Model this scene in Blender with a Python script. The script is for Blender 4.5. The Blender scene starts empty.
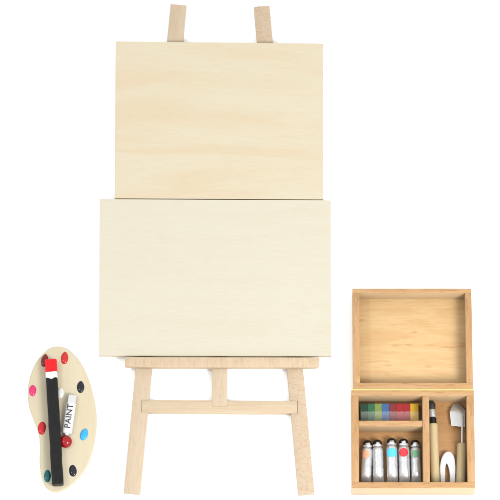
import bpy, bmesh, math, random
from mathutils import Vector, Matrix, noise
random.seed(7)
S = bpy.context.scene
COL = S.collection
MM = 0.001

# ------------------------------------------------------------------ camera, world, lamps, exposure
TILT = math.radians(17.0)
DIST = 5000.0                                   # mm
cam_d = bpy.data.cameras.new('camera')
cam = bpy.data.objects.new('camera', cam_d)
COL.objects.link(cam)
cam.location = (0, -DIST*math.sin(TILT)*MM, DIST*math.cos(TILT)*MM)
cam.rotation_euler = (TILT, 0, 0)
cam_d.sensor_width = 36
cam_d.lens = 36*DIST/500.0
cam_d.clip_start = 0.1
cam_d.clip_end = 100
S.camera = cam

w = bpy.data.worlds.new('World')
S.world = w
w.use_nodes = True
bg = w.node_tree.nodes['Background']
bg.inputs['Color'].default_value = (1.0, 1.0, 1.0, 1)
bg.inputs['Strength'].default_value = 1.32

def softbox(name, loc, size, energy, col=(1, 1, 1)):
    l = bpy.data.lights.new(name, 'AREA')
    l.shape = 'SQUARE'
    l.size = size
    l.energy = energy
    l.color = col
    o = bpy.data.objects.new(name, l)
    COL.objects.link(o)
    o.location = loc
    o.rotation_euler = (Vector(loc)*-1).to_track_quat('-Z', 'Y').to_euler()
    return o
softbox('key_softbox', (1.05, -1.1, 1.6), 0.75, 58, (1, 0.985, 0.96))
softbox('fill_softbox', (-1.2, -0.2, 2.0), 0.25, 10)

S.view_settings.view_transform = 'Standard'
S.view_settings.look = 'None'
S.view_settings.exposure = 0.15
S.view_settings.gamma = 1.0

# ------------------------------------------------------------------ measuring and mesh helpers
def W(px, py, z=0.0):
    """where the line of sight of a photograph point meets the level z (all in mm)"""
    c = Vector((0, -DIST*math.sin(TILT), DIST*math.cos(TILT)))
    right = Vector((1, 0, 0)); up = Vector((0, math.cos(TILT), math.sin(TILT)))
    fwd = -c.normalized()
    d = fwd*DIST + right*(px-250) + up*(250-py)
    t = (z-c.z)/d.z
    p = c + d*t
    return Vector((p.x, p.y, z))

def empty(name, loc, label, cat, group=None, rotz=0.0):
    o = bpy.data.objects.new(name, None)
    COL.objects.link(o)
    o.empty_display_size = 0.01
    o.location = Vector(loc)*MM
    o.rotation_euler = (0, 0, rotz)
    tag(o, label, cat, group)
    return o

def tag(o, label=None, cat=None, group=None, kind=None):
    if label: o['label'] = label
    if cat: o['category'] = cat
    if group: o['group'] = group
    if kind: o['kind'] = kind
    return o

def link(name, bm, mat, parent=None, loc=(0, 0, 0), rot=(0, 0, 0), smooth=35, mats=None):
    """bm in mm -> one mesh object"""
    bmesh.ops.recalc_face_normals(bm, faces=bm.faces)
    bmesh.ops.scale(bm, vec=(MM, MM, MM), verts=bm.verts)
    me = bpy.data.meshes.new(name)
    bm.to_mesh(me); bm.free()
    for m in (mats or [mat]):
        me.materials.append(m)
    if smooth:
        me.shade_smooth()
        me.set_sharp_from_angle(angle=math.radians(smooth))
    o = bpy.data.objects.new(name, me)
    COL.objects.link(o)
    o.location = Vector(loc)*MM
    o.rotation_euler = rot
    if parent: o.parent = parent
    return o

def bevel(bm, r, seg=2, angle=30):
    if r <= 0: return
    es = [e for e in bm.edges if len(e.link_faces) == 2 and e.calc_face_angle(0) > math.radians(angle)]
    bmesh.ops.bevel(bm, geom=es, offset=r, segments=seg, profile=0.5, affect='EDGES', clamp_overlap=True)

def box_bm(sx, sy, sz, r=0.4, seg=2, c=(0, 0, 0)):
    bm = bmesh.new()
    bmesh.ops.create_cube(bm, size=1)
    bmesh.ops.scale(bm, vec=(sx, sy, sz), verts=bm.verts)
    bevel(bm, r, seg)
    bmesh.ops.translate(bm, vec=c, verts=bm.verts)
    return bm

def prism_bm(pts, z0, z1, r=0.3, seg=2, edge_mat=None):
    bm = bmesh.new()
    lo = [bm.verts.new((p[0], p[1], z0)) for p in pts]
    hi = [bm.verts.new((p[0], p[1], z1)) for p in pts]
    n = len(pts)
    bm.faces.new(lo[::-1]); bm.faces.new(hi)
    for i in range(n):
        f = bm.faces.new((lo[i], lo[(i+1) % n], hi[(i+1) % n], hi[i]))
        if edge_mat is not None: f.material_index = edge_mat
    bmesh.ops.recalc_face_normals(bm, faces=bm.faces)
    if r > 0:
        es = [e for e in bm.edges if abs(e.verts[0].co.z-e.verts[1].co.z) < 1e-6]
        bmesh.ops.bevel(bm, geom=es, offset=r, segments=seg, profile=0.5, affect='EDGES', clamp_overlap=True)
    return bm

def loft_bm(secs, seg=28, power=2.0, jitter=0.0, seed=0):
    """secs: (y, cx, cz, half width, half thickness[, power]) along local Y"""
    bm = bmesh.new()
    rings = []
    for s in secs:
        y, cx, cz, a, b = s[:5]
        pw = s[5] if len(s) > 5 else power
        ring = []
        for k in range(seg):
            t = 2*math.pi*k/seg
            c, q = math.cos(t), math.sin(t)
            x = cx+a*math.copysign(abs(c)**(2/pw), c)
            z = cz+b*math.copysign(abs(q)**(2/pw), q)
            if jitter:
                n = noise.noise(Vector((x*0.45+seed*7.1, y*0.33, z*0.45)))
                x += (x-cx)/max(a, .1)*n*jitter; z += (z-cz)/max(b, .1)*n*jitter
            ring.append(bm.verts.new((x, y, z)))
        rings.append(ring)
    for r0, r1 in zip(rings, rings[1:]):
        for k in range(seg):
            bm.faces.new((r0[k], r0[(k+1) % seg], r1[(k+1) % seg], r1[k]))
    bm.faces.new(rings[0]); bm.faces.new(rings[-1][::-1])
    return bm

def merge(bms):
    out = bmesh.new()
    for b in bms:
        me = bpy.data.meshes.new('tmp'); b.to_mesh(me); b.free()
        out.from_mesh(me); bpy.data.meshes.remove(me)
    return out

def dome_bm(a, b, h, n=28, rings=6, wob=0.08, seed=0, flat=2.0):
    """a low drop of paint: elliptical base on z=0"""
    bm = bmesh.new()
    top = bm.verts.new((0, 0, h))
    prev = None
    rs = []
    for j in range(1, rings+1):
        u = j/rings
        z = h*(1-u**flat*1.0)**0.6 if u < 1 else 0
        ring = []
        for k in range(n):
            t = 2*math.pi*k/n
            wv = 1+wob*(noise.noise(Vector((math.cos(t)*1.3+seed*3.3, math.sin(t)*1.3, seed))))*u*2
            ring.append(bm.verts.new((a*u*wv*math.cos(t), b*u*wv*math.sin(t), z)))
        rs.append(ring)
    for k in range(n):
        bm.faces.new((top, rs[0][k], rs[0][(k+1) % n]))
    for r0, r1 in zip(rs, rs[1:]):
        for k in range(n):
            bm.faces.new((r0[k], r1[k], r1[(k+1) % n], r0[(k+1) % n]))
    bm.faces.new(rs[-1])
    return bm

def cut(o, cutter_bm):
    """real notch in a part"""
    c = link('cutter', cutter_bm, None_mat, None, smooth=0)
    m = o.modifiers.new('b', 'BOOLEAN'); m.object = c; m.operation = 'DIFFERENCE'; m.solver = 'EXACT'
    bpy.context.view_layer.update()
    dg = bpy.context.evaluated_depsgraph_get()
    me = bpy.data.meshes.new_from_object(o.evaluated_get(dg))
    o.modifiers.clear()
    o.data = me
    bpy.data.objects.remove(c)

# ------------------------------------------------------------------ materials
def new_mat(name):
    m = bpy.data.materials.new(name); m.use_nodes = True
    nt = m.node_tree
    return m, nt, nt.nodes['Principled BSDF']

def wood(name, base, streak, fleck=None, axis='Y', broad=(14, 130), fine=(60, 1500), fleck_scale=(120, 900),
         streak_amt=0.6, fine_amt=0.35, fleck_amt=0.4, fleck_cut=0.6, rough=0.6, bump=0.06, warp=0.5, spec=0.25):
    """grain runs along the part's own axis; colours vary as wood does"""
    base, streak = tuple(v*0.765 for v in base), tuple(v*0.765 for v in streak)
    if fleck: fleck = tuple(v*0.765 for v in fleck)
    m, nt, p = new_mat(name)
    N = nt.nodes; L = nt.links
    tc = N.new('ShaderNodeTexCoord')
    oi = N.new('ShaderNodeObjectInfo')
    off = N.new('ShaderNodeVectorMath'); off.operation = 'SCALE'
    cmb = N.new('ShaderNodeCombineXYZ')
    for k in ('X', 'Y', 'Z'): L.new(oi.outputs['Random'], cmb.inputs[k])
    L.new(cmb.outputs[0], off.inputs[0]); off.inputs['Scale'].default_value = 3.7
    add = N.new('ShaderNodeVectorMath'); add.operation = 'ADD'
    L.new(tc.outputs['Object'], add.inputs[0]); L.new(off.outputs[0], add.inputs[1])
    def mapped(sc):
        mp = N.new('ShaderNodeMapping')
        a, c = sc
        mp.inputs['Scale'].default_value = (a, c, c) if axis == 'X' else ((c, a, c) if axis == 'Y' else (c, c, a))
        L.new(add.outputs[0], mp.inputs['Vector'])
        return mp
    def nz(sc, detail=3, dist=0.0, rgh=0.55):
        n = N.new('ShaderNodeTexNoise'); n.inputs['Scale'].default_value = 1.0
        n.inputs['Detail'].default_value = detail; n.inputs['Distortion'].default_value = dist
        n.inputs['Roughness'].default_value = rgh
        L.new(mapped(sc).outputs[0], n.inputs['Vector'])
        return n
    def ramp(src, a, b, amt):
        r = N.new('ShaderNodeMapRange'); r.interpolation_type = 'SMOOTHSTEP'
        r.inputs['From Min'].default_value = a; r.inputs['From Max'].default_value = b
        r.inputs['To Max'].default_value = amt
        L.new(src.outputs['Fac'], r.inputs['Value'])
        return r
    def mix(a, b, fac):
        x = N.new('ShaderNodeMix'); x.data_type = 'RGBA'
        if isinstance(a, tuple): x.inputs['A'].default_value = (*a, 1)
        else: L.new(a, x.inputs['A'])
        x.inputs['B'].default_value = (*b, 1)
        L.new(fac.outputs[0], x.inputs['Factor'])
        return x.outputs['Result']
    c = mix(base, streak, ramp(nz(broad, 4, warp), 0.38, 0.68, streak_amt))
    nf = nz(fine, 2, 0.0, 0.6)
    dark = tuple(v*0.82 for v in streak)
    c = mix(c, dark, ramp(nf, 0.42, 0.75, fine_amt))
    if fleck:
        c = mix(c, fleck, ramp(nz(fleck_scale, 2, 0.3), fleck_cut, fleck_cut+0.12, fleck_amt))
    L.new(c, p.inputs['Base Color'])
    p.inputs['Roughness'].default_value = rough
    p.inputs['Specular IOR Level'].default_value = spec
    b = N.new('ShaderNodeBump'); b.inputs['Strength'].default_value = bump; b.inputs['Distance'].default_value = 0.0006
    L.new(nf.outputs['Fac'], b.inputs['Height']); L.new(b.outputs[0], p.inputs['Normal'])
    return m

def paint(name, col, rough=0.3, metal=0.0, spec=0.5, var=0.12, scale=180, bump=0.0, coat=0.0):
    m, nt, p = new_mat(name)
    N = nt.nodes; L = nt.links
    tc = N.new('ShaderNodeTexCoord')
    n = N.new('ShaderNodeTexNoise'); n.inputs['Scale'].default_value = scale; n.inputs['Detail'].default_value = 3
    L.new(tc.outputs['Object'], n.inputs['Vector'])
    x = N.new('ShaderNodeMix'); x.data_type = 'RGBA'
    x.inputs['A'].default_value = (*[v*(1-var) for v in col], 1)
    x.inputs['B'].default_value = (*[min(1, v*(1+var)) for v in col], 1)
    L.new(n.outputs['Fac'], x.inputs['Factor'])
    L.new(x.outputs['Result'], p.inputs['Base Color'])
    p.inputs['Roughness'].default_value = rough
    p.inputs['Metallic'].default_value = metal
    p.inputs['Specular IOR Level'].default_value = spec
    p.inputs['Coat Weight'].default_value = coat
    if bump:
        b = N.new('ShaderNodeBump'); b.inputs['Strength'].default_value = bump; b.inputs['Distance'].default_value = 0.001
        L.new(n.outputs['Fac'], b.inputs['Height']); L.new(b.outputs[0], p.inputs['Normal'])
    return m

None_mat = bpy.data.materials.new('plain')
M = {}
M['sheet'] = paint('white_paper_sheet', (0.965, 0.965, 0.965), 0.8, spec=0.1, var=0.005, scale=20)
M['board_warm'] = wood('basswood_warm', (0.465, 0.418, 0.315), (0.462, 0.382, 0.262), axis='X', broad=(6, 34), fine=(70, 1000), fleck=(0.43, 0.36, 0.25), fleck_scale=(40, 420), fleck_amt=0.14, fleck_cut=0.56, streak_amt=0.85, fine_amt=0.2, warp=0.8, bump=0.03)
M['board_pale'] = wood('basswood_pale', (0.458, 0.430, 0.350), (0.455, 0.415, 0.32), axis='X', broad=(10, 80), fine=(70, 1100), fleck=(0.43, 0.39, 0.30), fleck_scale=(45, 420), fleck_amt=0.16, fleck_cut=0.58, streak_amt=0.6, fine_amt=0.24, warp=0.4, bump=0.03)
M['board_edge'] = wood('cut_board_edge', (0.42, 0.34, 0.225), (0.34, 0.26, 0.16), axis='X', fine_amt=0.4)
M['beech'] = wood('beech_smooth', (0.425, 0.345, 0.25), (0.405, 0.31, 0.21), (0.33, 0.24, 0.155), axis='Y', broad=(16, 150), fine=(70, 1100), fleck_scale=(170, 700), fleck_amt=0.35, fleck_cut=0.58)
M['beech_fleck'] = wood('beech_flecked', (0.43, 0.342, 0.245), (0.395, 0.295, 0.20), (0.29, 0.195, 0.12), axis='X', broad=(90, 200), fine=(180, 900), fleck_scale=(360, 1000), fleck_amt=0.5, fleck_cut=0.54)
M['beech_bar'] = wood('beech_bar', (0.44, 0.362, 0.255), (0.425, 0.325, 0.215), (0.36, 0.26, 0.17), axis='X', broad=(12, 170), fine=(60, 900), fleck_scale=(120, 700), fleck_amt=0.3, fleck_cut=0.6, streak_amt=0.8)
M['beech_ledge'] = wood('beech_ledge', (0.45, 0.355, 0.245), (0.42, 0.31, 0.20), (0.35, 0.24, 0.15), axis='Y', broad=(40, 260), fine=(90, 1300), fleck_scale=(130, 620), fleck_amt=0.45, fleck_cut=0.55, streak_amt=0.7)
M['box_h'] = wood('box_wood_across', (0.425, 0.26, 0.125), (0.35, 0.185, 0.072), (0.21, 0.09, 0.03), axis='X', broad=(18, 150), fine=(80, 900), fleck_scale=(70, 560), fleck_amt=0.4, fleck_cut=0.55, rough=0.5)
M['box_v'] = wood('box_wood_along', (0.415, 0.25, 0.12), (0.34, 0.18, 0.072), (0.21, 0.092, 0.032), axis='Y', broad=(18, 150), fine=(80, 900), fleck_scale=(70, 560), fleck_amt=0.4, fleck_cut=0.55, rough=0.5)
M['tray_floor'] = wood('tray_floor_wood', (0.38, 0.21, 0.088), (0.31, 0.15, 0.052), (0.20, 0.09, 0.03), axis='X', broad=(18, 90), fine=(60, 700), fleck_scale=(80, 260), fleck_amt=0.4, fleck_cut=0.6, warp=1.0, rough=0.5)
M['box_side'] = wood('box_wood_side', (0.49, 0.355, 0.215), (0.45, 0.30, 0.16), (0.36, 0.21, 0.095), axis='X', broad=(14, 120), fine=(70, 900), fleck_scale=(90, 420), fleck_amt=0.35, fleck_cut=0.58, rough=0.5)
M['box_floor'] = wood('box_floor_wood', (0.54, 0.372, 0.19), (0.47, 0.285, 0.12), (0.30, 0.16, 0.06), axis='X', broad=(13, 75), fine=(60, 700), fleck_scale=(30, 110), fleck_amt=0.45, fleck_cut=0.6, warp=1.2, rough=0.45)
M['palette'] = wood('palette_wood', (0.46, 0.41, 0.295), (0.44, 0.375, 0.25), axis='Y', broad=(9, 70), fine=(50, 700), streak_amt=0.6, fine_amt=0.15, rough=0.4)
M['handle'] = wood('handle_wood', (0.48, 0.385, 0.22), (0.46, 0.35, 0.19), axis='Y', broad=(14, 170), fine=(60, 900), rough=0.4)
M['black'] = paint('black_lacquer', (0.008, 0.008, 0.0085), 0.35, spec=0.12, var=0.3, bump=0.3)
M['blackgloss'] = paint('black_gloss', (0.007, 0.007, 0.008), 0.12, spec=0.25, var=0.2)
M['red'] = paint('red_lacquer', (0.42, 0.006, 0.008), 0.22, spec=0.2)
M['ballred'] = paint('red_paint_drop', (0.19, 0.0015, 0.004), 0.07, spec=0.35)
M['white'] = paint('white_paint', (0.41, 0.41, 0.42), 0.3, spec=0.3, var=0.05)
M['foil'] = paint('tube_foil', (0.47, 0.48, 0.50), 0.27, metal=0.62, var=0.14, scale=330, bump=0.28)
M['silver'] = paint('silver_cap', (0.52, 0.52, 0.52), 0.28, metal=0.8, var=0.1, bump=0.1)
M['blade'] = paint('steel_blade', (0.47, 0.47, 0.47), 0.25, metal=0.75, var=0.08)
M['brass'] = paint('brass_hinge', (0.44, 0.37, 0.14), 0.4, metal=0.5, var=0.1)
M['ink'] = paint('black_ink', (0.008, 0.008, 0.01), 0.5)
def dabm(n, c): M[n] = paint(n, tuple(v*0.76 for v in c), 0.12, spec=0.28, var=0.18)
dabm('dab_maroon', (0.17, 0.015, 0.012)); dabm('dab_red', (0.40, 0.018, 0.016)); dabm('dab_pink', (0.52, 0.03, 0.12))
dabm('dab_blue', (0.03, 0.30, 0.55)); dabm('dab_teal', (0.006, 0.105, 0.11)); dabm('dab_black', (0.012, 0.013, 0.02))
dabm('dab_white', (0.58, 0.58, 0.56)); dabm('dab_crimson', (0.42, 0.012, 0.02))

# ------------------------------------------------------------------ the surface
bm = bmesh.new()
bmesh.ops.create_grid(bm, x_segments=1, y_segments=1, size=4000)
tag(link('table_surface', bm, M['sheet'], smooth=0), kind='structure')

# ------------------------------------------------------------------ easel
eo = W(220, 300, 0)
easel = empty('easel', eo, 'pale wooden easel lying flat with splayed legs, ledge and crossbar', 'easel')
def along(pa, pb, z):                       # centre, length and angle of a bar between two points
    a, b = W(*pa, z), W(*pb, z)
    d = a-b
    return (a+b)/2, d.length, math.atan2(d.y, d.x)-math.pi/2
LT = 9.0
legs = []
for pa, pb, wd, mat in (((178.6, 4.5), (132.0, 492.4), 16.3, 'beech'), ((261.7, 6.0), (306.4, 493.2), 16.0, 'beech_fleck')):
    c, ln, ang = along(pa, pb, LT)
    o = link('leg', box_bm(wd, ln, LT, 0.5), M[mat], easel, (c.x-eo.x, c.y-eo.y, LT/2), (0, 0, ang), 30)
    legs.append(o)
bpy.context.view_layer.update()
# crossbar let into both legs
ZB = 8.6
c, ln, ang = along((141.6, 406.2), (297.6, 407.0), ZB)
ang += math.pi/2
ln_bar = ln
hb = (W(200, 400.2, ZB)-W(200, 412.6, ZB)).length
ang = math.atan2(W(297.6, 407.1, ZB).y-W(141.6, 406.1, ZB).y, W(297.6, 407.1, ZB).x-W(141.6, 406.1, ZB).x)
for o in legs:
    cb = box_bm(ln_bar+0.4, hb+0.05, 9.4, 0)
    bmesh.ops.rotate(cb, cent=(0, 0, 0), matrix=Matrix.Rotation(ang, 3, 'Z'), verts=cb.verts)
    bmesh.ops.translate(cb, vec=(c.x, c.y, 1.8+4.7), verts=cb.verts)
    cut(o, cb)
bar = link('crossbar', box_bm(ln_bar, hb, ZB-2.0, 0.4), M['beech_bar'], easel, (c.x-eo.x, c.y-eo.y, 2.0+(ZB-2.0)/2), (0, 0, ang), 30)
bpy.context.view_layer.update()
# centre post, half lapped over the crossbar and running up behind the boards
ZP = 8.85
a, b = W(220, 70, ZP), W(220, 405.9, ZP)
pw = 15.2
cb = box_bm(pw+0.05, 40, 6.0, 0)
bmesh.ops.translate(cb, vec=((a.x+b.x)/2, b.y+20-0.3, 4.2+3.0), verts=cb.verts)
cut(bar, cb)
post = link('centre_post', box_bm(pw, a.y-b.y, ZP-4.4, 0.4), M['beech'], easel, ((a.x+b.x)/2-eo.x, (a.y+b.y)/2-eo.y, 4.4+(ZP-4.4)/2), (0, 0, 0), 30)
# upper rail between the legs, behind the upper board
a, b = W(176, 80, ZP), W(266, 80, ZP)
link('upper_rail', box_bm(b.x-a.x-6, 12, 6, 0.4), M['beech_bar'], easel, ((a.x+b.x)/2-eo.x, a.y-eo.y+8, 3.0), (0, 0, 0), 30)
# ledge
ZT = 16.0
pts = []
tl, tr = W(125.3, 356.9, ZT), W(319.6, 357.4, ZT)
bl, br = W(124.7, 366.2, ZT), W(319.3, 367.4, ZT)
pts = [(tl.x, tl.y), (bl.x, bl.y+1.2), (bl.x+1.4, bl.y)]
mid = W(160, 367.3, ZT); pts.append((mid.x, mid.y))
R = 4.6
for k in range(8):
    t = -math.pi/2+(math.pi/2)*k/7
    pts.append((br.x-R+R*math.cos(t), br.y+R+R*math.sin(t)))
pts.append((tr.x, tr.y))
pts = [(x-eo.x, y-eo.y) for x, y in pts]
link('ledge', prism_bm(pts, LT+0.02, ZT, 0.5), M['beech_ledge'], easel)

# ------------------------------------------------------------------ the two boards
def board(name, corners, mat, label):
    z1 = 13.0
    ws = [W(*p, z1) for p in corners]
    c = sum(ws, Vector())/4
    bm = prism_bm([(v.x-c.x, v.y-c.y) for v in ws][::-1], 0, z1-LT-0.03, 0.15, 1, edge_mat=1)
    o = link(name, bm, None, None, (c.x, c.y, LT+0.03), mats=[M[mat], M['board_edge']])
    tag(o, label, 'wooden board', 'blank boards laid on the easel')
board('blank_board', [(115.6, 41.4), (323.4, 43.5), (323.0, 199.3), (115.0, 198.2)], 'board_warm',
      'narrower blank wooden board at the top of the easel, warm streaky grain')
board('blank_board', [(99.8, 199.05), (331.0, 200.2), (331.2, 356.2), (99.0, 355.7)], 'board_pale',
      'wider pale blank wooden board just above the easel ledge')

# ------------------------------------------------------------------ palette
ol = [(58, 346), (65.5, 347.6), (72, 351.8), (80.5, 361.8), (88.4, 378), (93.8, 396), (96.8, 415), (96, 434), (92, 453.5),
      (86.5, 467), (80, 477), (71.5, 485.3), (64.5, 489.6), (57, 491.9), (50.5, 490.6), (45.2, 485.8), (41.6, 477), (39.6, 463), (39.9, 446), (38.2, 432),
      (33.8, 420), (29.4, 407.5), (27.7, 393), (29.6, 378), (36, 362), (45.4, 351), (51.5, 347.2)]
def smooth_loop(P, n=6):
    out = []
    m = len(P)
    for i in range(m):
        p0, p1, p2, p3 = P[i-1], P[i], P[(i+1) % m], P[(i+2) % m]
        for k in range(n):
            t = k/n
            out.append(tuple(0.5*((2*b)+(-a+c)*t+(2*a-5*b+4*c-d)*t*t+(-a+3*b-3*c+d)*t**3) for a, b, c, d in zip(p0, p1, p2, p3)))
    return out
PZ = 5.0
po = W(62, 420, 0)
pal = empty('palette', po, 'small kidney shaped wooden palette dotted with paint', 'palette')
loop = []
for p in smooth_loop(ol):
    v = W(*p, PZ); loop.append((v.x-po.x, v.y-po.y))
link('palette_board', prism_bm(loop[::-1], 0, PZ, 1.3, 3), M['palette'], pal)
DABS = [((44.6, 360.4), 3.5, 6.6, -8, 'dab_maroon', 'dark red dab'), ((64.6, 358.0), 3.6, 6.4, -4, 'dab_red', 'red dab near the top edge'),
        ((32.6, 390.6), 3.6, 5.8, 0, 'dab_pink', 'pink dab'), ((60.4, 392.8), 3.2, 5.6, 0, 'dab_white', 'white dab'),
        ((80.6, 387.0), 3.7, 6.2, 0, 'dab_black', 'upper black dab'), ((41.8, 428.0), 4.0, 6.7, -5, 'dab_crimson', 'crimson dab'),
        ((84.0, 434.4), 3.9, 6.2, -16, 'dab_blue', 'blue dab'), ((47.3, 476.0), 3.5, 6.4, 0, 'dab_teal', 'teal dab'),
        ((72.9, 470.6), 3.7, 6.1, 4, 'dab_black', 'lower black dab')]
for i, (p, a, b, r, mt, lb) in enumerate(DABS):
    v = W(*p, PZ+0.6)
    o = link('paint_dab', dome_bm(a, b, 1.5, seed=i+1, wob=0.045, flat=2.6), M[mt], pal, (v.x-po.x, v.y-po.y, PZ), (0, 0, math.radians(r)), 60)
    o['label'] = lb

# thick black brush handle lying on the palette
SZ = PZ+1.6+9.0
a, b = W(50.6, 359.6, SZ), W(57.6, 483.2, SZ)
d = a-b; ln = d.length; ang = math.atan2(d.y, d.x)-math.pi/2
so = Vector(((a.x+b.x)/2, (a.y+b.y)/2, PZ+1.52))
st = empty('paint_stick', so, 'thick black stick with red tip and white band lying on the palette', 'paint stick', rotz=ang)
def stick_sec(y, k=0.0):
    n = noise.noise(Vector((y*0.06, 3.1, 0)))
    return (y, n*0.35+k, 4.5, 5.75+0.25*noise.noise(Vector((y*0.11, 9, 1))), 4.5, 7)
h = ln/2
y_red, y_wh = h-11.2, h-18.2
def seg_bm(y0, y1, n, cap0, cap1, grow=0.0):
    ss = []
    for i in range(n+1):
        y = y0+(y1-y0)*i/n
        s = list(stick_sec(y)); s[3] += grow
        s[4] += grow; 
        ss.append(tuple(s))
    def inset(s, dy, f): return (s[0]+dy, s[1], s[2], s[3]*f, s[4]*f, s[5])
    if cap0: ss = [inset(ss[0], -0.9, 0.86), inset(ss[0], -0.35, 0.96)]+ss
    if cap1: ss = ss+[inset(ss[-1], 0.35, 0.96), inset(ss[-1], 0.9, 0.86)]
    return loft_bm(ss, 40)
link('stick_body', seg_bm(-h, y_wh, 40, True, False), M['black'], st)
# band and tip with hand-painted wavy borders
def wavy(bm, ylim, up, amp, seed):
    for v in bm.verts:
        if (v.co.y-ylim)*up > -0.01:
            v.co.y += amp*math.sin(v.co.x*0.62+seed)+0.4*amp*math.sin(v.co.x*1.7+seed*2)
    return bm
b1 = seg_bm(y_wh-0.2, y_red, 8, False, False, 0.06)
ymin = min(v.co.y for v in b1.verts)
for v in b1.verts:
    if v.co.y < ymin+0.05: v.co.y += -0.7+0.9*math.cos(v.co.x*0.75+0.5)*-1
link('white_band', b1, M['white'], st)
b2 = seg_bm(y_red-0.2, h, 8, False, True, 0.12)
ymin = min(v.co.y for v in b2.verts)
for v in b2.verts:
    if v.co.y < ymin+0.05: v.co.y += -0.4+0.7*math.sin(v.co.x*0.6+1.0)
link('red_tip', b2, M['red'], st)

# small paint tube lying on the palette
a, b = W(72.4, 394.6, PZ+6), W(66.6, 435.0, PZ+6)
d = a-b; ln = d.length; ang = math.atan2(d.y, d.x)-math.pi/2
to = Vector(((a.x+b.x)/2, (a.y+b.y)/2, PZ+0.02))
tb = empty('paint_tube', to, 'white paint tube lettered PAINT lying on the palette', 'paint tube', rotz=ang)
h = ln/2
zr = 3.6
link('tube_body', loft_bm([(-h+0.2, 0, zr, 1.6, 1.6), (-h+1.6, 0, zr, 2.1, 2.0), (-h+2.2, 0, zr, 4.0, 3.0), (-h+3.2, 0, zr, 4.75, 3.5), (-h+5, 0, zr, 4.85, 3.6),
      (0, 0, zr, 4.85, 3.6), (h-8.6, 0, zr, 4.8, 3.55), (h-8.3, 0, zr, 4.6, 3.4)], 36, 2.6), M['white'], tb)
link('silver_end', loft_bm([(h-8.8, 0, zr, 4.5, 3.3), (h-8.7, 0, zr, 4.85, 3.55), (h-4, 0, zr-.2, 4.85, 3.3), (h-1.0, 0, zr-.5, 4.8, 3.0), (h-.3, 0, zr-.5, 4.6, 2.8), (h, 0, zr-.5, 4.2, 2.4)], 36, 2.8, 0.12, 3), M['silver'], tb)
def lettering(txt, size, parent, loc, rotz, surf, mat, bold=0.0, sx=1.0):
    cu = bpy.data.curves.new('txt', 'FONT'); cu.body = txt; cu.size = size; cu.align_x = 'CENTER'; cu.align_y = 'CENTER'
    cu.offset = bold; cu.space_character = 1.02
    to_ = bpy.data.objects.new('txt', cu); COL.objects.link(to_)
    bpy.context.view_layer.update()
    me = bpy.data.meshes.new_from_object(to_.evaluated_get(bpy.context.evaluated_depsgraph_get()))
    bpy.data.objects.remove(to_)
    bm = bmesh.new(); bm.from_mesh(me)
    bmesh.ops.scale(bm, vec=(sx, 1, 1), verts=bm.verts)
    bmesh.ops.subdivide_edges(bm, edges=[e for e in bm.edges if e.calc_length() > 0.8], cuts=3)
    bmesh.ops.rotate(bm, cent=(0, 0, 0), matrix=Matrix.Rotation(rotz, 3, 'Z'), verts=bm.verts)
    bmesh.ops.translate(bm, vec=loc, verts=bm.verts)
    for v in bm.verts: v.co.z = surf(v.co.x)+0.22
    return link('lettering', bm, mat, parent, smooth=0)
lettering('PAINT', 8.2, tb, (-0.2, -1.6, 0), math.pi/2, lambda x: zr+3.6*max(0.0, 1-abs(x/4.85)**2.6)**(1/2.6), M['ink'], 0.09, 1.08)

# drop of red paint at the nozzle
v = W(65.6, 441.6, PZ+4.0)
bm = bmesh.new(); bmesh.ops.create_uvsphere(bm, u_segments=40, v_segments=24, radius=6.3)
for q in bm.verts:
    q.co.z *= 0.82
    if q.co.z < -3.5: q.co.z = -3.5-(abs(q.co.z)-3.5)*0.25
zmin = min(q.co.z for q in bm.verts)
bmesh.ops.translate(bm, vec=(0, 0, -zmin), verts=bm.verts)
tag(link('paint_drop', bm, M['ballred'], None, (v.x, v.y, PZ+0.02), smooth=80), 'round glossy red drop of paint at the nozzle of the white PAINT tube', 'paint drop')

# ------------------------------------------------------------------ paint box
BZ = 29.0; FZ = 4.0
bo = W(413, 440, 0)
bx = empty('paint_box', bo, 'small open wooden paint box with its lid folded back', 'paint box')
def Lp(px, py, z):
    v = W(px, py, z); return Vector((v.x-bo.x, v.y-bo.y, z))
xl, xr = Lp(351.6, 440, BZ).x, Lp(474.8, 440, BZ).x
yb, yt = Lp(413, 488.0, BZ).y, Lp(413, 390.2, BZ).y        # outer front and back
yfi, ybi = Lp(413, 482.0, BZ).y, Lp(413, 395.6, BZ).y      # inner edges
xli, xri = Lp(358.8, 440, BZ).x, Lp(467.2, 440, BZ).x
floor = link('body', box_bm(xr-xl-1.0, yt-yb-1.0, FZ, 0.2, c=((xl+xr)/2, (yb+yt)/2, FZ/2)), M['tray_floor'], bx)
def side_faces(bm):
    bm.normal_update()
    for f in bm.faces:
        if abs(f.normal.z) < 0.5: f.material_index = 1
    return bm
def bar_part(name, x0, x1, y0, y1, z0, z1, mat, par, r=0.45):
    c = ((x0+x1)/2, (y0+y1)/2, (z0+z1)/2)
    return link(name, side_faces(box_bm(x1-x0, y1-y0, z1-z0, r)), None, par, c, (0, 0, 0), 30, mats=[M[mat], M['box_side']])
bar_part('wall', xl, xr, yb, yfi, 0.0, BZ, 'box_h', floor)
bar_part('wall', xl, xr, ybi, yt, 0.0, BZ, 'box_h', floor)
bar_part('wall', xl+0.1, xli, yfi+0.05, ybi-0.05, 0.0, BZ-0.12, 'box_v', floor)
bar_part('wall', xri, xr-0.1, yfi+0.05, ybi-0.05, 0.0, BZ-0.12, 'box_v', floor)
xd0, xd1 = Lp(422.9, 440, BZ).x, Lp(429.6, 440, BZ).x
bar_part('divider', xd0, xd1, yfi+0.05, ybi-0.05, FZ, BZ-0.9, 'box_v', floor)
yd1, yd0 = Lp(390, 420.2, BZ).y, Lp(390, 425.8, BZ).y
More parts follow.
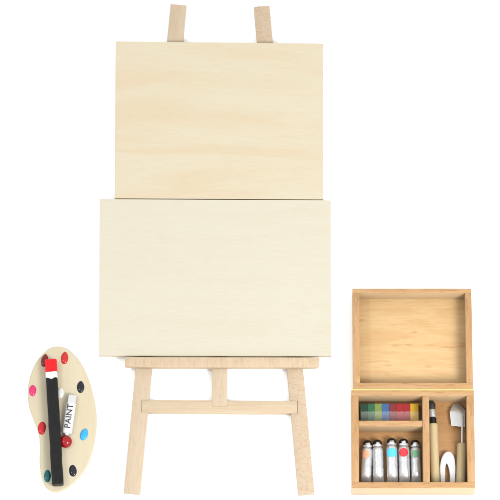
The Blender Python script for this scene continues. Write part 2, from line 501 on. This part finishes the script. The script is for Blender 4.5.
bar_part('divider', xli+0.05, xd0-0.05, yd0, yd1, FZ, BZ-1.3, 'box_h', floor)
# lid, folded back and down on to the table
LD = 20.0; LF = 3.0
lid_y0 = yt+1.2
tip = W(413, 288.3, LD*0.99)
l_len = (tip.y-bo.y)-lid_y0
fall = math.atan2(BZ-LD, l_len)
lxl, lxr = Lp(353.2, 388, BZ).x, Lp(473.3, 388, BZ).x
lid = link('lid', box_bm(lxr-lxl-1, l_len-1, LF, 0.2, c=((lxl+lxr)/2, l_len/2, LF/2-LD)), M['box_floor'], bx, (0, lid_y0, BZ-0.1), (-fall, 0, 0))
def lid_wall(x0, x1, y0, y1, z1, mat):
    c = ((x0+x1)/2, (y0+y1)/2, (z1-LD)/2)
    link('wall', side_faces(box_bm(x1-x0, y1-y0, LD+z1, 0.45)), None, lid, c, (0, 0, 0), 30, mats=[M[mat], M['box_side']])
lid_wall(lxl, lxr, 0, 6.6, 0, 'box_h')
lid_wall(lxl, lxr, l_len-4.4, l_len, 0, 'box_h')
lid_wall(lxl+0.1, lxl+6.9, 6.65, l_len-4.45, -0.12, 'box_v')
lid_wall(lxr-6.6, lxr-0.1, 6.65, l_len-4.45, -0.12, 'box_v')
# long brass hinge between body and lid
hb = loft_bm([(xl+0.6, 0, 0, 0.95, 0.95), (xr-0.6, 0, 0, 0.95, 0.95)], 16)
link('hinge', hb, M['brass'], bx, (0, yt+0.6, BZ-0.35), (0, 0, -math.pi/2), 60)

# ------------------------------------------------------------------ pastels in the long compartment
cols = [('dark green', (0.014, 0.04, 0.025), 7.2), ('deep green', (0.02, 0.085, 0.04), 7.2), ('light green', (0.12, 0.165, 0.045), 7.3), ('blue', (0.03, 0.08, 0.19), 7.3),
        ('dark red', (0.13, 0.02, 0.024), 7.0), ('bright red', (0.21, 0.013, 0.015), 7.0), ('crimson red', (0.20, 0.012, 0.016), 7.0), ('yellow', (0.38, 0.23, 0.015), 8.4)]
x = 360.2
lead = ['dark green pastel stick, at the left end of the row in the box', 'deep green pastel stick beside the darkest green one', 'light green pastel stick in the row in the box',
        'blue pastel stick in the row in the box', 'dark red pastel stick beside the blue one', 'bright red pastel stick, middle of the three reds',
        'crimson pastel stick beside the yellow one', 'yellow pastel stick at the right end of the row']
for (nm, cc, wd), lb in zip(cols, lead):
    hgt = 9.0
    m = paint('pastel_'+nm.replace(' ', '_'), cc, 0.5, spec=0.2, var=0.2, scale=300, bump=0.1)
    p0, p1 = W(x, 403.6, FZ+hgt), W(x+wd, 420.6, FZ+hgt)
    sy = p0.y-p1.y
    o = link('pastel_stick', box_bm(p1.x-p0.x-0.03, sy, hgt, 0.12, 1, c=(0, 0, hgt/2)), m, None, ((p0.x+p1.x)/2, (p0.y+p1.y)/2, FZ+0.02))
    tag(o, lb, 'pastel', 'pastel sticks in the paint box')
    x += wd
# clear film over their near half
m, nt, p = new_mat('clear_film')
p.inputs['Base Color'].default_value = (0.9, 0.9, 0.9, 1); p.inputs['Roughness'].default_value = 0.15
p.inputs['Alpha'].default_value = 0.22
tn = nt.nodes.new('ShaderNodeTexNoise'); tn.inputs['Scale'].default_value = 160; tn.inputs['Detail'].default_value = 3
mr = nt.nodes.new('ShaderNodeMapRange'); mr.inputs['From Min'].default_value = 0.35; mr.inputs['From Max'].default_value = 0.75
mr.inputs['To Min'].default_value = 0.01; mr.inputs['To Max'].default_value = 0.13
nt.links.new(tn.outputs['Fac'], mr.inputs['Value']); nt.links.new(mr.outputs[0], p.inputs['Alpha'])
bp = nt.nodes.new('ShaderNodeBump'); bp.inputs['Strength'].default_value = 0.5; bp.inputs['Distance'].default_value = 0.001
nt.links.new(tn.outputs['Fac'], bp.inputs['Height']); nt.links.new(bp.outputs[0], p.inputs['Normal'])
M['film'] = m
def film(name, px0, px1, py0, py1, z, amp, label, cat, seed, nx=36, ny=12):
    bm = bmesh.new()
    a, b = W(px0, py0, z), W(px1, py1, z)
    c = (a+b)/2
    vs = []
    for j in range(ny+1):
        for i in range(nx+1):
            X = a.x+(b.x-a.x)*i/nx-c.x; Y = a.y+(b.y-a.y)*j/ny-c.y
            n = noise.noise(Vector((X*0.16+seed, Y*0.3, seed*2.7)))
            vs.append(bm.verts.new((X, Y+0.3*math.sin(i*1.7+seed), amp*(0.5+n))))
    for j in range(ny):
        for i in range(nx):
            q = j*(nx+1)+i
            bm.faces.new((vs[q], vs[q+1], vs[q+nx+2], vs[q+nx+1]))
    r = bmesh.ops.extrude_face_region(bm, geom=bm.faces[:])
    bmesh.ops.translate(bm, vec=(0, 0, 0.12), verts=[e for e in r['geom'] if isinstance(e, bmesh.types.BMVert)])
    return tag(link(name, bm, M['film'], None, (c.x, c.y, z), smooth=60), label, cat)
film('plastic_film', 360.8, 419.0, 411.6, 420.2, FZ+9.2, 0.7, 'clear plastic film over the near half of the pastel sticks', 'plastic film', 2.0)

# ------------------------------------------------------------------ five paint tubes
TR = 4.9
def make_tube(i, cx_top, cx_bot, ytop, rad, dot, label, tilt=0.0):
    zc = FZ+rad
    a, b = W(cx_top, ytop, zc), W(cx_bot, 483.0, zc)
    d = a-b; ln = d.length; ang = math.atan2(d.y, d.x)-math.pi/2
    o = empty('paint_tube', (b.x, b.y, FZ+0.02), label, 'paint tube', 'paint tubes in the box', ang)
    capL = 7.0
    L = ln-capL
    body = [(-1.5, 0, rad*0.30, rad*1.0, 0.5, 3), (-0.2, 0, rad*0.35, rad*1.0, 0.9, 3), (2.5, 0, rad*0.6, rad*0.99, rad*0.55, 2.4), (7, 0, rad*0.85, rad*0.98, rad*0.83, 2.2), (13, 0, rad, rad, rad)]
    y = 16
    while y < L-5:
        body.append((y, 0, rad, rad*(0.985+0.015*math.sin(y+i)), rad*(0.985+0.015*math.sin(y*1.3+i)))); y += 2.2
    body += [(L-4.5, 0, rad, rad, rad), (L-2.4, 0, rad, rad*0.93, rad*0.93), (L-0.6, 0, rad, rad*0.70, rad*0.70), (L, 0, rad, rad*0.52, rad*0.52)]
    link('tube_body', loft_bm(body, 32, 2.0, 0.28, i+1), M['foil'], o, smooth=50)
    link('tube_neck', loft_bm([(L-0.4, 0, rad, rad*0.80, rad*0.80), (L+0.3, 0, rad, rad*0.86, rad*0.86), (L+1.6, 0, rad, rad*0.84, rad*0.84), (L+2.6, 0, rad, rad*0.6, rad*0.6)], 24, 2, 0.35, i+5), M['foil'], o, smooth=40)
    r2 = rad*0.95
    link('cap', loft_bm([(L+1.2, 0, rad-0.3, r2*0.7, r2*0.7), (L+1.3, 0, rad-0.3, r2*0.86, r2*0.86), (L+3.6, 0, rad-0.3, r2*0.88, r2*0.88), (L+5.2, 0, rad-0.3, r2*0.80, r2*0.80),
          (L+6.4, 0, rad-0.3, r2*0.58, r2*0.58), (L+7.0, 0, rad-0.3, r2*0.25, r2*0.25)], 28), M['blackgloss'], o, smooth=50)
    # crimped nozzle end showing on the cap
    link('nozzle', loft_bm([(L+1.4, 0.2, rad+r2*0.55, 2.6, 1.6), (L+3.2, 0.2, rad+r2*0.62, 2.5, 1.4), (L+4.6, 0.1, rad+r2*0.48, 1.7, 1.2), (L+5.2, 0, rad+r2*0.4, 0.8, 0.7)], 14, 2, 0.9, i), M['foil'], o, smooth=50)
    if dot:
        col, off, da, db, dy = dot
        m = paint('dot_'+str(i), col, 0.35, var=0.06)
        bm = bmesh.new()
        n = 24
        rows = 7
        cen = bm.verts.new((off, 0, 0)); prev = None
        rings = []
        for j in range(1, rows+1):
            rings.append([bm.verts.new((off+da*j/rows*math.cos(2*math.pi*k/n), db*j/rows*math.sin(2*math.pi*k/n), 0)) for k in range(n)])
        for k in range(n): bm.faces.new((cen, rings[0][k], rings[0][(k+1) % n]))
        for r0, r1 in zip(rings, rings[1:]):
            for k in range(n): bm.faces.new((r0[k], r1[k], r1[(k+1) % n], r0[(k+1) % n]))
        R_ = rad+0.32
        for v in bm.verts:                       # wraps round the tube
            t = v.co.x/R_
            yy = v.co.y
            v.co = Vector((R_*math.sin(t), L-dy+yy, rad+R_*math.cos(t)))
        od = link('colour_dot', bm, m, o, smooth=60)
    return o
make_tube(0, 367.6, 365.8, 440.4, 5.35, ((0.56, 0.25, 0.15), -1.0, 4.0, 4.2, 8.5), 'paint tube with a salmon dot, leftmost in the box')
make_tube(1, 377.2, 378.6, 439.8, 5.5, None, 'plain silver paint tube without a coloured dot')
make_tube(2, 391.4, 392.6, 438.2, 5.6, ((0.05, 0.36, 0.60), -0.2, 5.6, 4.6, 9.0), 'paint tube with a light blue band-like dot')
make_tube(3, 403.4, 404.9, 438.8, 5.6, ((0.46, 0.015, 0.025), -0.6, 4.9, 4.4, 8.2), 'paint tube with a red dot')
make_tube(4, 415.0, 416.6, 440.0, 5.1, ((0.10, 0.24, 0.13), -0.4, 4.4, 4.0, 8.2), 'paint tube with a green dot, beside the divider')

# ------------------------------------------------------------------ brush
zc = FZ+4.6
a, b = W(432.2, 397.6, zc), W(435.4, 484.0, zc)
d = a-b; ang = math.atan2(d.y, d.x)-math.pi/2
br_ = empty('paint_brush', (b.x, b.y, FZ+0.02), 'paint brush with black bristles, white ferrule and thick pale handle', 'paint brush', None, ang)
sc = d.length/86.4
Y = lambda py: (484.0-py)*sc
rh = 4.6
link('handle', loft_bm([(0, 0, rh, rh*0.9, rh*0.9), (0.4, 0, rh, rh, rh), (Y(426), 0, rh, rh, rh), (Y(424.6), 0, rh, rh*0.97, rh*0.97), (Y(424.0), 0, rh, rh*0.86, rh*0.86)], 32), M['handle'], br_, smooth=40)
fr = 3.5
link('collar', loft_bm([(Y(424.6), 0, rh, fr*0.96, fr), (Y(423.6), 0, rh, fr, fr), (Y(418.4), -0.2, rh, fr*0.98, fr), (Y(417.0), -0.3, rh, fr*0.85, fr*0.9)], 24), M['blackgloss'], br_, smooth=40)
link('ferrule', loft_bm([(Y(418.0), -0.2, rh, fr*0.93, fr*0.9), (Y(417.4), -0.2, rh, fr*0.97, fr*0.95), (Y(410.0), -0.7, rh, fr*0.95, fr*0.92), (Y(409.6), -0.7, rh, fr*0.9, fr*0.85)], 24), M['foil'], br_, smooth=40)
# bristles: many hairs in one tuft
tuft = loft_bm([(Y(410.6), -0.7, rh, fr*0.86, fr*0.8), (Y(406), -0.9, rh, fr*1.0, fr*0.9), (Y(401), -1.3, rh, fr*0.72, fr*0.7), (Y(399.4), -1.8, rh, fr*0.4, fr*0.4), (Y(398.0), -2.2, rh, fr*0.12, fr*0.12)], 24, 2, 0.4, 4)
hairs = [tuft]
for k in range(70):
    t = random.uniform(0, 2*math.pi); rr = random.uniform(0.75, 1.02)
    x0, z0 = fr*0.86*rr*math.cos(t), fr*0.8*rr*math.sin(t)
    e = random.uniform(396.6, 402.5)
    hairs.append(loft_bm([(Y(410.4), -0.7+x0, rh+z0, 0.22, 0.22), (Y(404), -1.0+x0*1.22, rh+z0*1.15, 0.22, 0.22), (Y(e), -1.9+x0*random.uniform(0.1, 0.65), rh+z0*0.4, 0.07, 0.07)], 5))
link('bristles', merge(hairs), paint('black_bristle', (0.014, 0.014, 0.015), 0.45), br_, smooth=50)

# ------------------------------------------------------------------ palette knife
zc = FZ+4.6
a, b = W(462.4, 402.5, zc), W(461.0, 484.0, zc)
d = a-b; ang = math.atan2(d.y, d.x)-math.pi/2
kn = empty('palette_knife', (b.x, b.y, FZ+0.02), 'palette knife with broad steel blade, thin shaft and pale wooden handle', 'palette knife', None, ang)
sc = d.length/81.5
Y = lambda py: (484.0-py)*sc
rh = 4.7
link('handle', loft_bm([(0, -0.4, rh, rh*0.9, rh*0.9), (0.4, -0.4, rh, rh, rh), (Y(446), 0, rh, rh*0.99, rh), (Y(444.4), 0, rh, rh*0.94, rh*0.95), (Y(443.8), 0, rh, rh*0.82, rh*0.82)], 32), M['handle'], kn, smooth=40)
link('shaft', loft_bm([(Y(445), 0.4, rh+1.2, 1.25, 1.25), (Y(430), 0.2, rh+1.6, 1.25, 1.25), (Y(420), 0.0, rh+1.9, 1.2, 1.1), (Y(416.4), 0.0, rh+1.7, 1.0, 0.7)], 16), M['silver'], kn, smooth=40)
bp_ = [(451.3, 425.8), (449.6, 412.5), (453.0, 403.0), (460.0, 402.2), (465.4, 411.0), (465.2, 427.4)]
bl_ = []
inv = Matrix.Rotation(-ang, 3, 'Z')
for q in bp_:
    v = W(*q, FZ+4.6); v = inv @ (Vector((v.x-b.x, v.y-b.y, 0))); bl_.append((v.x, v.y))
kb = prism_bm(bl_[::-1] if False else bl_, rh-0.7, rh+0.6, 0.35, 2)
bk = Y(409.8)
bmesh.ops.bisect_plane(kb, geom=kb.verts[:]+kb.edges[:]+kb.faces[:], plane_co=(0, bk, 0), plane_no=(0, 1, 0))
for v in kb.verts:
    if v.co.y > bk: v.co.z -= (v.co.y-bk)*0.5
link('blade', kb, M['blade'], kn, smooth=25)
# ------------------------------------------------------------------ white notched piece
zc = FZ+3.5
op = smooth_loop([(441.8, 485), (440.2, 476), (439.8, 467), (441.6, 458.5), (444.8, 453.4), (448.0, 452.0), (451.4, 453.2), (454.2, 458), (455.3, 466), (455.2, 476), (454.0, 485)], 4)[:-4]
op += [(450.2, 485), (449.8, 476), (448.9, 469.5), (447.6, 465.2), (446.5, 463.8), (445.7, 465.4), (445.1, 469.5), (445.0, 476), (445.3, 485)]
c = W(447.5, 470, zc)
oc = []
for i, q in enumerate(op):
    v = W(*q, zc); oc.append((v.x-c.x, v.y-c.y))
pc = prism_bm(oc, 0, 6.0, 0.8, 4)
tag(link('white_clip', pc, paint('white_plastic', (0.42, 0.42, 0.42), 0.25, var=0.03), None, (c.x, c.y, FZ+0.02), smooth=60),
    'white arched plastic piece with a pointed notch, between the two wooden handles', 'plastic clip')
